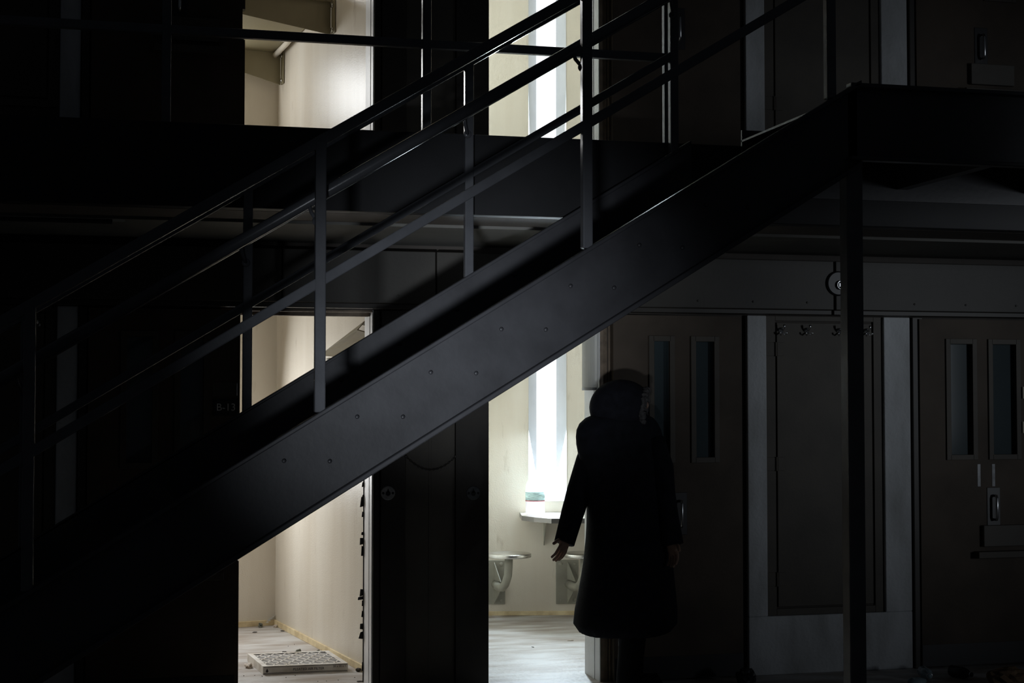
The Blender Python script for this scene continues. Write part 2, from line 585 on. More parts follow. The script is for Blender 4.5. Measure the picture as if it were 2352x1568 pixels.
def access_door(z0, x0, x1, hooks, hinge_left=True):
    dn[0] += 1
    root = sempty('door_%d' % dn[0], (0.5 * (x0 + x1), 0, z0))
    zb, zt = z0 + 0.345, z0 + 2.13
    f = 0.063
    b = MB()
    b.box(x0, x0 + f, -0.014, 0.0, zb, zt)
    b.box(x1 - f * 0.9, x1, -0.014, 0.0, zb, zt)
    b.box(x0 + f, x1 - f * 0.9, -0.014, 0.0, zb, zb + 0.04)
    b.box(x0 + f, x1 - f * 0.9, -0.014, 0.0, zt - 0.03, zt)
    b.build('door_frame', PANEL, root, bevel=0.002)
    gx = 0.010
    b = MB()
    b.box(x0 + f + gx, x1 - f * 0.9 - gx, -0.012, -0.001, zb + 0.04 + gx, zt - 0.03 - gx)
    leaf = b.build('panel', PANEL, root, bevel=0.003)
    for hz in (1.93, 1.245, 0.56):
        b = MB()
        b.box(x0 + 0.002, x0 + f - 0.008, -0.018, -0.014, z0 + hz - 0.04, z0 + hz + 0.04)
        b.box(x0 + f + 0.012, x0 + f + 0.055, -0.016, -0.012, z0 + hz - 0.04, z0 + hz + 0.04)
        b.tube([(x0 + f + 0.001, -0.020, z0 + hz - 0.042), (x0 + f + 0.001, -0.020, z0 + hz + 0.042)], 0.008, 10)
        b.build('hinge', PANEL, root, bevel=0.0015)
    for h in hooks:
        coat_hook(root, h, z0 + 2.045)
    return root


access_door(0.0, fx(1757), fx(2024), [at(q, 755, 0).x for q in (1792, 1851, 1925, 1988)])
access_door(0.0, fx(-240), fx(129), [fx(20), fx(81)])
access_door(Z2, fx(1757), fx(2024), [])
access_door(Z2, fx(-240), fx(129), [])


def cell_door(z0, x0, x1, slits, handle_x, Y=-0.062, notch=False, number=None, slot=True, lit=True):
    dn[0] += 1
    root = sempty('door_%d' % dn[0], (0.5 * (x0 + x1), Y, z0))
    zb, zt = z0 + 0.012, z0 + 2.12
    T = 0.045
    b = MB()
    sl = sorted(slits)
    sz0, sz1 = z0 + 1.285, z0 + 1.975
    xs = [x0] + [v for s in sl for v in s] + [x1]
    for i in range(0, len(xs), 2):
        if i == len(xs) - 2 and notch:
            b.box(xs[i], xs[i + 1], Y, Y + T, sz0, sz1)
        else:
            b.box(xs[i], xs[i + 1], Y, Y + T, sz0, sz1)
    b.box(x0, x1, Y, Y + T, sz1, zt)
    if notch:
        b.box(x0, x1, Y, Y + T, zb, z0 + 0.755)
        b.box(x0, x1 - 0.006, Y, Y + T, z0 + 0.755, z0 + 0.775)
        b.box(x0, x1 - 0.014, Y, Y + T, z0 + 0.775, z0 + 0.925)
        b.box(x0, x1, Y, Y + T, z0 + 0.925, sz0)
    else:
        b.box(x0, x1, Y, Y + T, zb, sz0)
    b.build('leaf', DOOR, root)
    b = MB()
    b.box(x0, x1 - (0.02 if notch else 0), Y - 0.003, Y, zb, z0 + 0.142)
    b.build('kick_plate', BLACKP, root)
    for s0, s1 in sl:
        b = MB()
        e = 0.026
        b.box(s0 - e, s0 + 0.006, Y - 0.010, Y, sz0 - e, sz1 + e)
        b.box(s1 - 0.006, s1 + e, Y - 0.010, Y, sz0 - e, sz1 + e)
        b.box(s0, s1, Y - 0.010, Y, sz0 - e, sz0 + 0.006)
        b.box(s0, s1, Y - 0.010, Y, sz1 - 0.006, sz1 + e)
        fr = b.build('vision_frame', PANEL, root, bevel=0.002)
        MB().box(s0, s1, Y + 0.028, Y + 0.036, sz0, sz1).build('vision_glass', GLASSD, fr)
    # pull handle in a dished plate
    hx, h0, h1 = handle_x, z0 + 0.872, z0 + 1.058
    h = MB().box(hx - 0.045, hx + 0.045, Y - 0.004, Y, h0 - 0.03, h1 + 0.03).build('handle_plate', BLACKP, root, bevel=0.002)
    b = MB()
    b.tube([(hx, Y - 0.004, h0 + 0.02), (hx, Y - 0.034, h0 + 0.02), (hx, Y - 0.042, h0 + 0.035), (hx, Y - 0.042, h1 - 0.035),
            (hx, Y - 0.034, h1 - 0.02), (hx, Y - 0.004, h1 - 0.02)], 0.0085, 12)
    b.build('handle', CHROME, h, smooth=True)
    if slot:
        b = MB()
        q0 = hx - 0.085
        b.box(q0, q0 + 0.30, Y - 0.030, Y, z0 + 0.728, z0 + 0.858)
        s = b.build('food_slot', CHASE, root, bevel=0.004)
        MB().box(q0 - 0.05, q0 + 0.34, Y - 0.055, Y, z0 + 0.66, z0 + 0.70).build('slot_ledge', PANEL, root, bevel=0.003)
    if number:
        text_mesh('door_number', number[0], number[1], WPAINT, root, (number[2], Y - 0.0015, z0 + number[3]), (1, 0, 0), (0, 0, 1), depth=0.0008)
    return root


YD = -0.062
d_l = cell_door(0.0, fx(202, YD), fx(551, YD), [(fx(288, YD), fx(352, YD)), (fx(412, YD), fx(470, YD))], fx(405, YD), notch=True)
d_r = cell_door(0.0, fx(1409, YD), fx(1704, YD), [(fx(1500, YD), fx(1540, YD)), (fx(1596, YD), fx(1642, YD))], fx(1560, YD), slot=False)
d_e = cell_door(0.0, fx(2113, YD), fx(2460, YD), [(fx(2181, YD), fx(2235, YD)), (fx(2278, YD), fx(2335, YD))], fx(2279, YD),
                number=('11', 0.20, fx(2263, YD), 1.155))
cell_door(Z2, fx(202, YD), fx(557.5, YD), [(fx(288, YD), fx(352, YD)), (fx(412, YD), fx(470, YD))], fx(405, YD), notch=True)
cell_door(Z2, fx(1409, YD), fx(1704, YD), [(fx(1500, YD), fx(1540, YD)), (fx(1596, YD), fx(1642, YD))], fx(1560, YD), slot=False)
cell_door(Z2, fx(2113, YD), fx(2460, YD), [(fx(2181, YD), fx(2235, YD)), (fx(2278, YD), fx(2335, YD))], fx(2262, YD))

# ------------------------------------------------------------------ sliding-door track housings
for i, (a, c_, lab) in enumerate(((xL, fx(640), 'long brown metal track housing above the left sliding cell door'),
                                  (fx(643), fx(990), 'brown metal track housing directly above the lit left doorway'),
                                  (fx(993), fx(1895), 'brown metal track housing above the right doorway and the hook panel'),
                                  (fx(1900), xR, 'brown metal track housing right of the steel column, round lock at its end'))):
    t_ = thing('track_housing', lab, 'door track cover', ((a + c_) / 2, -0.07, 2.31), 'door track housings under the walkway')
    MB().box(a, c_, -0.13, -0.001, 2.163, 2.455).build('cover', HOUS, t_, bevel=0.004)
    MB().box(a, c_, -0.10, -0.02, 2.135, 2.163).build('guide_rail', FRAME, t_, bevel=0.003)
    n = max(2, int((c_ - a) / 0.33))
    for q in range(n):
        x = a + (q + 0.5) * (c_ - a) / n
        MB()._lathe(Vector((x, -0.130, 2.205)), [(0.007, 0.0), (0.006, -0.004), (0.002, -0.005)], Vector((0, 1, 0)), 10).build('screw', HOUS, t_)

p = at(1925, 655, -0.13)
t_ = thing('round_lock', 'round dark lock with a bright chrome keyway, beside the steel column', 'lock', p)
MB()._lathe(p + Vector((-0.004, 0, 0.01)), [(0.075, 0.0), (0.074, -0.010), (0.066, -0.016)], Vector((0, 1, 0)), 36).build('escutcheon', BLACKP, t_, smooth=False)
MB()._lathe(p + Vector((0.006, -0.016, 0.0)), [(0.028, 0.0), (0.028, -0.012), (0.024, -0.016), (0.020, -0.010)], Vector((0, 1, 0)), 28).build('cylinder_ring', CHROME, t_, smooth=True)
b = MB()
for a_ in range(5):
    q = a_ * 1.256
    b.box(p.x + 0.006 + 0.010 * math.cos(q) - 0.003, p.x + 0.006 + 0.010 * math.cos(q) + 0.003, p.y - 0.030, p.y - 0.026, p.z + 0.010 * math.sin(q) - 0.003, p.z + 0.010 * math.sin(q) + 0.003)
b.build('key_pins', CHROME, t_)

# round lock discs on the jambs
for px, lab in ((891, 'round grey lock disc on the jamb right of the left doorway'), (1087, 'darker round lock disc on the jamb left of the right doorway')):
    p = at(px, 1132, -0.03)
    t_ = thing('lock_disc', lab, 'lock', p, 'round keyhole discs on the door jambs')
    MB()._lathe(p, [(0.0395, 0.0), (0.0395, -0.004), (0.036, -0.006)], Vector((0, 1, 0)), 40).build('disc', mat('worn_zinc_%d' % px, (0.34, 0.34, 0.34) if px < 1000 else (0.10, 0.105, 0.11), 0.5, 0.3, var=0.25, vscale=40), t_)
    b = MB()
    b._lathe(p + Vector((0, -0.0062, -0.002)), [(0.0135, 0.0), (0.0135, -0.0012)], Vector((0, 1, 0)), 24)
    b.prism([p + Vector((-0.009, -0.0062, 0.004)), p + Vector((0.009, -0.0062, 0.004)), p + Vector((0, -0.0062, 0.027))], (0, -0.0012, 0))
    b.build('keyhole', BLACK, t_)
    for s in (-1, 1):
        MB()._lathe(p + Vector((s * 0.027, -0.0062, 0)), [(0.007, 0.0), (0.007, -0.001), (0.004, -0.002)], Vector((0, 1, 0)), 14).build('screw', BLACK, t_)

# chain sagging across the chase panel
cpts = []
c0, c1 = at(932, 1048, -0.03), at(1046, 1048, -0.03)
b = MB()
N = 26
for i in range(N + 1):
    s = i / N
    q = c0.lerp(c1, s)
    q.z -= 0.075 * (1 - (2 * s - 1) ** 2)
    cpts.append(q)
for i in range(N):
    a_, c_ = cpts[i], cpts[i + 1]
    d = (c_ - a_)
    up = Vector((0, 1, 0)) if i % 2 else Vector((-d.z, 0, d.x)).normalized()
    m_ = (a_ + c_) / 2
    ring = [m_ + d.normalized() * (0.0085 * math.cos(th)) + up * (0.0045 * math.sin(th)) for th in [2 * math.pi * j / 10 for j in range(11)]]
    b.tube(ring, 0.0016, 6, caps=False)
for q in (cpts[0], cpts[-1]):
    b._lathe(q + Vector((0, 0.001, 0)), [(0.008, 0), (0.006, -0.006)], Vector((0, 1, 0)), 10)
tag(b.build('chain', FRAME), 'thin dark chain sagging between the two lock jambs', 'chain')

# sign B-13 on the left door
p0, p1 = at(489, 916, YD - 0.002), at(549, 955, YD - 0.002)
t_ = thing('cell_sign', 'small black number plate B-13 on the left cell door', 'sign', ((p0.x + p1.x) / 2, YD, (p0.z + p1.z) / 2))
MB().box(p0.x, p1.x, YD - 0.006, YD, p1.z, p0.z).build('plate', BLACKP, t_, bevel=0.002)
text_mesh('lettering', 'B-13', 0.056, LETTER, t_, ((p0.x + p1.x) / 2, YD - 0.0065, (p0.z + p1.z) / 2), (1, 0, 0), (0, 0, 1), depth=0.0006)
p0, p1 = at(488, 878, YD - 0.002), at(546, 910, YD - 0.002)
t_ = thing('card_holder', 'empty clear card holder just above the number plate', 'card holder', ((p0.x + p1.x) / 2, YD, (p0.z + p1.z) / 2))
MB().box(p0.x, p1.x, YD - 0.004, YD, p1.z, p0.z).build('sleeve', PANEL, t_, bevel=0.001)
b = MB().box(p1.x - 0.006, p1.x - 0.002, YD - 0.007, YD - 0.004, p1.z + 0.004, p0.z - 0.004)
b.build('clip', CHROME, t_)

# ------------------------------------------------------------------ staircase
YN, YF = -2.55, -1.45                       # outer faces of the near and far stringers
SL = 0.612
zN, zF = 1.156, 1.285                       # z = zN + SL * x on the top edges (near), far


def fit(px, py, Y):
    q = at(px, py, Y)
    return q.z - SL * q.x


zN = sum(fit(x, y, YN) for x, y in ((735, 946), (840, 880.5), (1345, 568), (1908, 226))) / 4
zNb = sum(fit(x, y, YN) for x, y in ((547, 1277), (1120, 918), (1380, 762), (1600, 621))) / 4
zF = sum(fit(x, y, YF) for x, y in ((575, 932), (720, 847), (1065, 640))) / 3
zTn = sum(fit(x, y, YN) for x, y in ((763, 294), (823, 261), (1125, 88), (1240, 25.5))) / 4
zMn = sum(fit(x, y, YN) for x, y in ((1345, 293), (1075, 446), (1010, 485), (735, 640))) / 4
zTf = sum(fit(x, y, YF) for x, y in ((1088, 148), (1124, 130), (1232, 66), (1334, 5))) / 4
zMf = sum(fit(x, y, YF) for x, y in ((570, 700), (1070, 404), (1306, 268), (1360, 234))) / 4
HS = zN - zNb                               # vertical depth of the stringer
ang = math.atan(SL)
ZL = at(2000, 196, YN).z                    # landing top
xTop = (ZL - zN) / SL                       # where the near stringer meets the landing
xBot = (0.0 - zN) / SL - 0.15
t_ = thing('staircase', 'dark steel staircase rising left to right across the cell fronts', 'staircase', (xBot, (YN + YF) / 2, 0))


def stringer(Y, zc, side, name):
    b = MB()
    xb0, xb1 = (0 - zc) / SL + 0.02, (0 - (zc - HS)) / SL
    top = lambda x: zc + SL * x
    bot = lambda x: zc - HS + SL * x
    xe = xTop + 0.02 if side < 0 else (2.905 - zc) / SL
    y0, y1 = (Y, Y + 0.012) if side < 0 else (Y - 0.012, Y)
    poly = [(xb0, 0.0), (xb1, 0.0), (xe, bot(xe)), (xe, top(xe) - 0.02), (xb0, max(0.02, top(xb0)))]
    b.prism([(x, y0, z) for x, z in poly], (0, y1 - y0, 0))
    # channel flanges, outward on this side
    fy0, fy1 = (Y - 0.045, Y) if side < 0 else (Y, Y + 0.045)
    if side < 0:
        fy0, fy1 = Y - 0.042, Y + 0.012
    else:
        fy0, fy1 = Y - 0.012, Y + 0.042
    for zz, t in ((0.0, -0.020), (-HS + 0.024, -0.024)):
        pa, pb = xb0 + (0.02 if zz == 0 else xb1 - xb0), xe
        b.prism([(pa, fy0, top(pa) + zz), (pb, fy0, top(pb) + zz), (pb, fy0, top(pb) + zz + t), (pa, fy0, top(pa) + zz + t)], (0, fy1 - fy0, 0))
    return b.build(name, STEEL, t_, bevel=0.004)


s_near = stringer(YN, zN, -1, 'stringer')
s_far = stringer(YF, zF, 1, 'stringer')
# bolts through the near stringer and the heads seen inside the far one
bolts_px = [(1310, 657), (1410, 661), (1151, 756), (1253, 757), (989, 855), (1093, 857), (820, 957), (925, 957), (1468, 563), (1567, 569), (652, 1058), (757, 1059), (1622, 470), (1718, 476)]
for x, y in bolts_px:
    q = at(x, y, YN)
    MB()._lathe(q, [(0.0085, 0.001), (0.0085, -0.006), (0.006, -0.009), (0.002, -0.010)], Vector((0, 1, 0)), 12).build('bolt', STEEL, s_near, smooth=True)
for x, y in ((917, 790), (1050, 710), (1182, 630), (1312, 553), (784, 872)):
    q = at(x, y, YF - 0.013)
    MB()._lathe(q, [(0.010, 0.001), (0.010, -0.006), (0.004, -0.009)], Vector((0, 1, 0)), 12).build('bolt', STEEL, s_far, smooth=True)
# treads
q0, q1 = at(1310, 657, YN), at(1410, 661, YN)
run = at(1310, 657, YN).x - at(1151, 756, YN).x
rise = run * SL
xc0, zc0 = (q0.x + q1.x) / 2, (q0.z + q1.z) / 2
i = -12
while True:
    xc, zc = xc0 + i * run, zc0 + i * rise
    i += 1
    if zc < 0.12:
        continue
    if zc > ZL - 0.10:
        break
    b = MB()
    b.box(xc - run * 0.52, xc + run * 0.52, YN + 0.013, YF - 0.013, zc - 0.004, zc + 0.004)
    b.box(xc - run * 0.52, xc - run * 0.52 + 0.008, YN + 0.013, YF - 0.013, zc - 0.040, zc - 0.004)
    b.box(xc + run * 0.52 - 0.008, xc + run * 0.52, YN + 0.013, YF - 0.013, zc - 0.040, zc - 0.004)
    b.build('tread', STEEL, t_)


def railing(Y, inner, xs, zs, zt, zm, hh, lab, fx_end, first):
    """posts at xs; zs/zt/zm: stringer top, top rail centre and middle rail centre at x=0; handrail pipe on brackets on the inner side"""
    t_ = thing('stair_railing', lab, 'railing', (xs[0], Y, zs + SL * xs[0]), 'railings of the staircase')
    w = 0.042
    for x in xs:
        b = MB()
        b.box(x - w / 2, x + w / 2, Y - w / 2, Y + w / 2, zs + SL * x - (0.03 if Y > -2 else 0.002), zt + SL * x)
        post = b.build('post', RAIL, t_, bevel=0.005)
        hz = hh + SL * x
        b = MB()
        b.tube([(x - 0.010, Y + inner * 0.02, hz - 0.105), (x - 0.030, Y + inner * 0.055, hz - 0.065), (x - 0.038, Y + inner * 0.075, hz - 0.02)], 0.008, 10)
        b._lathe(Vector((x - 0.010, Y + inner * 0.021, hz - 0.105)), [(0.02, 0.0), (0.018, 0.004)], Vector((0, inner, 0)), 14)
        b.build('bracket', RAIL, post, smooth=True)
    a, e = first, fx_end
    MB().bar((a, Y, zt + SL * a), (e, Y, zt + SL * e), (0, 1, 0), 0.037, 0.042).build('top_rail', RAIL, t_, bevel=0.005)
    MB().bar((a, Y, zm + SL * a), (e, Y, zm + SL * e), (0, 1, 0), 0.036, 0.040).build('middle_rail', RAIL, t_, bevel=0.005)
    yh = Y + inner * 0.075
    hr = MB().tube([(a - 0.1, yh, hh + SL * (a - 0.1)), (e + 0.05, yh, hh + SL * (e + 0.05))], 0.024, 16)
    hr.build('handrail', RAIL, t_, smooth=True)
    return t_


YPn, YPf = YN - 0.012, YF + 0.02
pn = [at(px, 600, YPn - 0.021).x for px in (70, 737, 1351, 1914.5)]
pn.append(pn[-1] + 1.03)
pf = [at(px, 500, YPf - 0.021).x for px in (62, 570.5, 1078.5, 1551)]
zHn = sum(fit(x, y, YPn + 0.075) for x, y in ((660, 510), (715, 482), (1310, 132), (1361, 102))) / 4 + 0.030
zHf = sum(fit(x, y, YPf - 0.075) for x, y in ((1068, 278), (1145, 231))) / 2 + 0.030
railing(YPn, 1, pn[:4], zN, zTn - 0.026, zMn, zHn, 'near dark steel stair railing, tall posts in front of everything', pn[3] + 0.3, pn[0] - 0.3)
railing(YPf, -1, pf, zF, zTf + 0.024, zMf, zHf, 'far dark steel stair railing, on the side by the cells', pf[3], pf[0] - 0.3)

# landing and its column
xl0 = xTop - 0.03
t_ = thing('stair_landing', 'dark steel landing at the top of the staircase', 'landing', (xl0, (YN + YW) / 2, ZL))
ZLb = at(2000, 372, YN).z
b = MB()
b.box(xl0, xR, YN, YN + 0.012, ZLb, ZL)
b.box(xl0, xR, YN - 0.042, YN + 0.012, ZL - 0.018, ZL)
b.box(xl0, xR, YN - 0.042, YN + 0.012, ZLb, ZLb + 0.018)
b.build('edge_channel', STEEL, t_, bevel=0.004)
MB().box(xl0, xR, YN + 0.012, YW - 0.002, ZL - 0.06, ZL - 0.05).build('deck', STEEL, t_)
for q in range(4):
    x = xl0 + 0.1 + q * 0.75
    MB().box(x, x + 0.06, YN + 0.012, YW - 0.002, ZLb + 0.06, ZL - 0.06).build('joist', STEEL, t_)
MB().box(xl0, xR, YW - 0.014, YW - 0.001, ZLb, ZL).build('back_channel', STEEL, t_)
yc = YN + 0.065
xc0_, xc1_ = at(1950, 1000, yc - 0.035).x, at(1987, 1000, yc - 0.035).x
t_ = thing('support_column', 'dark square steel column under the stair landing', 'column', ((xc0_ + xc1_) / 2, yc, 0))
MB().box(xc0_, xc1_, yc - 0.035, yc + 0.04, 0.012, ZLb).build('shaft', RAIL, t_, bevel=0.006)
MB().box(xc0_ - 0.05, xc1_ + 0.05, yc - 0.1, yc + 0.11, 0.0, 0.012).build('base_plate', STEEL, t_, bevel=0.002)

# walkway guard rail
t_ = thing('guardrail', 'level dark steel guardrail along the edge of the upper walkway', 'railing', (0, YW, 2.9))
YG = YW + 0.03
zg = at(557, 78, YG).z
MB().bar((xL, YG, zg), (at(1556, 200, YG).x, YG, zg), (0, 1, 0), 0.036, 0.042).build('middle_rail', RAIL, t_, bevel=0.005)
MB().bar((xL, YG, zg + 0.55), (at(1556, 200, YG).x, YG, zg + 0.55), (0, 1, 0), 0.036, 0.042).build('top_rail', RAIL, t_, bevel=0.005)
for px in (-230, 382, 981, 1536):
    x = at(px, 200, YG - 0.021).x
    MB().box(x - 0.021, x + 0.021, YG - 0.021, YG + 0.021, Z2 + 0.001, zg + 0.55).build('post', RAIL, t_, bevel=0.005)

# unlit fixture under the walkway, left
q0, q1 = at(-60, 467, -0.95), at(288, 484, -0.95)
t_ = thing('strip_light', 'unlit grey strip light under the walkway at the far left', 'light fixture', ((q0.x + q1.x) / 2, -0.95, 2.45))
zb_ = at(288, 498, -0.95).z
zt_ = 2.4995
MB().box(q0.x - 0.4, q1.x, -0.925, -0.81, zb_, zt_).build('housing', FIXT, t_, bevel=0.004)
MB().box(q0.x - 0.4, q1.x - 0.06, -0.912, -0.825, zb_ - 0.022, zb_).build('diffuser', BLACKP, t_, bevel=0.004)

# ------------------------------------------------------------------ things in the right cell
def RP(s, d, z):
    p = R1['C'] + R1['u'] * s - R1['n'] * d
    return Vector((p.x, p.y, z))


uR_, nR_ = R1['u'], R1['n']


def sR(px, py=1200):
    return (onplane(px, py, R1['C'], R1['u']) - R1['C']).dot(R1['u'])


# desk
zd = 0.775
d0 = flo(1202, 1188, zd)
d1 = flo(1273, 1197, zd)
rel = lambda p: ((p - R1['C']).dot(uR_), -(p - R1['C']).dot(nR_))
a0, a1 = rel(d0), rel(d1)
a1 = (a1[0], min(a1[1], 0.62))
a0 = (a0[0], max(0.10, min(a0[1], 0.34)))
send = wR - 0.012
t_ = thing('wall_desk', 'steel shelf desk on the back wall under the slit window', 'desk', RP(a0[0], 0.02, zd))
poly = [(a0[0], 0.004), (a0[0], a0[1]), (a0[0] * 0.6 + a1[0] * 0.4, a0[1] + (a1[1] - a0[1]) * 0.55), (a1[0], a1[1]), (send, a1[1]), (send, 0.004)]
MB().prism([RP(s, d, zd - 0.004) for s, d in poly], (0, 0, 0.004)).build('desk_top', STAIN, t_)
b = MB()
for (s, d), (s2, d2) in zip(poly[:-2], poly[1:-1]):
    b.bar(RP(s, d - 0.004, zd - 0.018), RP(s2, d2 - 0.004, zd - 0.018), (0, 0, 1), 0.034, 0.006)
b.build('edge_band', STAIND, t_)
b = MB()
b.prism([RP(a1[0] - 0.02, 0.004, zd - 0.004), RP(a1[0] - 0.02, 0.30, zd - 0.004), RP(a1[0] - 0.02, 0.004, zd - 0.25)], tuple(uR_ * 0.006))
b.build('wall_bracket', GREYM, t_)


def stool(px_c, py_top, lab, grp):
    # round steel seat on a bent arm, bolted to the back wall
    c = flo(px_c, py_top, 0.50)
    s, d = rel(c)
    d = max(0.24, min(d, 0.36))
    c = RP(s, d, 0.0)
    t_ = thing('wall_stool', lab, 'stool', RP(s, 0, 0.35), grp)
    zt = 0.505
    MB()._lathe(Vector((c.x, c.y, zt - 0.030)), [(0.155, 0.0), (0.158, 0.002), (0.1585, 0.003), (0.1585, 0.024), (0.157, 0.0255), (0.150, 0.029), (0.06, 0.031)], Vector((0, 0, 1)), 48).build('seat', STAIN, t_, smooth=True)
    w0 = s - 0.105
    P = lambda ss, dd, z: RP(ss, dd, z)
    b = MB()
    b.prism([P(w0 - 0.085, 0.002, 0.085), P(w0 + 0.085, 0.002, 0.085), P(w0 + 0.085, 0.012, 0.085), P(w0 - 0.085, 0.012, 0.085)], (0, 0, 0.33))
    plate = b.build('mount_plate', GREYM, t_, bevel=0.003)
    for ss in (-0.052, 0.055):
        for z in (0.115, 0.385):
            MB()._lathe(P(w0 + ss, 0.012, z), [(0.014, 0.0), (0.014, 0.006), (0.008, 0.009)], -nR_, 14).build('bolt', GREYM, plate)
    b = MB()
    for zz0, zz1 in ((0.40, 0.27), (0.09, 0.21)):
        b.prism([P(w0 + 0.0, 0.012, zz0), P(w0 + 0.0, 0.012, zz1), P(w0 + 0.045, 0.15, zz1)], tuple(uR_ * 0.006))
    b.build('gusset', GREYM, t_)
    pts = [P(w0 + 0.01, 0.01, 0.235), P(w0 + 0.03, d * 0.45, 0.232), P(w0 + 0.055, d * 0.72, 0.24), P(s - 0.030, d * 0.92, 0.275), P(s - 0.012, d * 0.99, 0.34), P(s - 0.008, d, 0.40), P(s - 0.006, d, 0.476)]
    MB().tube(pts, 0.030, 16).build('bent_arm', GREYM, t_, smooth=True)
    return t_


stool(1171, 1272, 'round steel wall stool left of the desk, lit edge', 'stools bolted to the cell wall')
stool(1352, 1279, 'round steel wall stool behind the dark figure', 'stools bolted to the cell wall')

# water jug on the desk
j = rel(flo(1231, 1184, zd))
jc = RP(j[0], max(0.10, min(j[1], 0.26)), zd)
jr = 0.0715
t_ = thing('water_jug', 'glowing clear water jug with a pale blue label, on the steel desk', 'bottle', jc)
MB()._lathe(jc, [(0.055, 0.0005), (jr - 0.004, 0.006), (jr, 0.02), (jr, 0.185), (jr * 0.97, 0.205), (jr * 0.86, 0.235), (jr * 0.62, 0.265), (jr * 0.40, 0.285), (jr * 0.34, 0.295), (jr * 0.34, 0.305)], Vector((0, 0, 1)), 40).build('body', JUG, t_, smooth=True)
MB()._lathe(jc + Vector((0, 0, 0.303)), [(0.028, 0.0), (0.028, 0.020), (0.025, 0.023)], Vector((0, 0, 1)), 28).build('cap', LENS, t_, smooth=True)
MB()._lathe(jc + Vector((0, 0, 0.108)), [(jr + 0.0012, 0.0), (jr + 0.0012, 0.062)], Vector((0, 0, 1)), 40).build('label_band', LABEL, t_, smooth=True)
MB()._lathe(jc + Vector((0, 0, 0.102)), [(jr + 0.0014, 0.0), (jr + 0.0014, 0.006)], Vector((0, 0, 1)), 40).build('label_edge', REDL, t_, smooth=True)

# white half-round cover strip on the right jamb of the right doorway
zl0, zl1 = at(1360, 896, 0.1).z, HD - 0.04
t_ = thing('cover_strip', 'white half-round cover strip with dark end cap, on the right doorway jamb', 'cover strip', (xB1 - 0.004, 0.13, zl0))
arc = [(xB1 - 0.0075 - 0.045 * math.sin(math.pi * q / 12), 0.150 - 0.115 * math.cos(math.pi * q / 12)) for q in range(13)]
MB().prism([(x, y, zl0 + 0.016) for x, y in arc], (0, 0, zl1 - zl0 - 0.016)).build('cover', LENS, t_)
MB().prism([(x - 0.001, y, zl0) for x, y in arc], (0, 0, 0.016)).build('end_cap', CAPM, t_)

# ------------------------------------------------------------------ bunk in the upper left cell
sd, sn = L2['side'], L2['sn']               # along the side wall towards the back, and away from it into the room
SA = L2['A']


def LP(px, py, dz=0.0):
    return onplane(px, py, SA, sd)


def SP(a, d, z):
    p = SA + sd * a + sn * d
    return Vector((p.x, p.y, z))


aN = (LP(764, 60) - SA).dot(sd)
aF = (LP(648, 150) - SA).dot(sd)
zp = LP(764, 6).z
zpF = LP(648, 122).z
t_ = thing('steel_bunk', 'olive steel bunk seen from below in the upper left cell', 'bunk', SP(aN, 0, zp))
pan = MB()
pan.prism([SP(aN - 0.02, 0.01, zp), SP(aF + 0.03, 0.01, zpF), SP(aF + 0.03, 0.78, zpF), SP(aN - 0.02, 0.78, zp)], (0, 0, 0.05))
pan.build('pan', OLIVE, t_, bevel=0.004)
for nm, a_, zt, y0_, y1_, pxw, pxo in (('near', aN, zp, 80, 33, 764, 558), ('far', aF, zpF, 195, 165, 648, 557)):
    zw = LP(pxw, y0_).z
    pw_, po_ = SP(a_, 0.012, zw), onplane(pxo, y1_, SP(a_, 0.0, 0.0), sn)
    kz = (po_.z - zw) / max(0.05, (po_ - SP(a_, 0, po_.z)).length - 0.012)
    b = MB()
    pts = [SP(a_, 0.012, zt), SP(a_, 0.76, zt), SP(a_, 0.76, min(zt - 0.01, zw + kz * 0.75)), SP(a_, 0.012, zw)]
    b.prism(pts, tuple(sd * 0.006))
    g = b.build('end_plate', OLIVE, t_)
    b = MB()
    b.prism([SP(a_ - 0.0, 0.004, zw), SP(a_ - 0.075, 0.004, zw), SP(a_ - 0.075, 0.010, zw), SP(a_, 0.010, zw)], (0, 0, zt - zw))
    b.build('wall_flange', OLIVE, t_)
    for z in (zw + 0.025, zt - 0.03):
        MB()._lathe(SP(a_ - 0.035, 0.010, z), [(0.015, 0.0), (0.015, 0.008), (0.009, 0.012)], sn, 14).build('bolt', STAIN, g, smooth=True)
b = MB()
zq = zpF - 0.023
kq = (zp - zpF) / (aF - aN)
b.tube([SP(aF - 0.01, 0.055, zq), SP(aF - 0.30, 0.055, zq + 0.30 * kq), SP(aF - 0.42, 0.058, zq + 0.42 * kq), SP(aF - 0.43, 0.13, zq + 0.43 * kq)], 0.020, 12)
tag(b.build('conduit', WALL, smooth=True), 'cream conduit under the olive bunk along the wall', 'pipe')

# tilted olive shelf in the lower left cell
SA1, sd1, sn1 = L1['A'], L1['side'], L1['sn']


def SP1(a, d, z):
    p = SA1 + sd1 * a + sn1 * d
    return Vector((p.x, p.y, z))


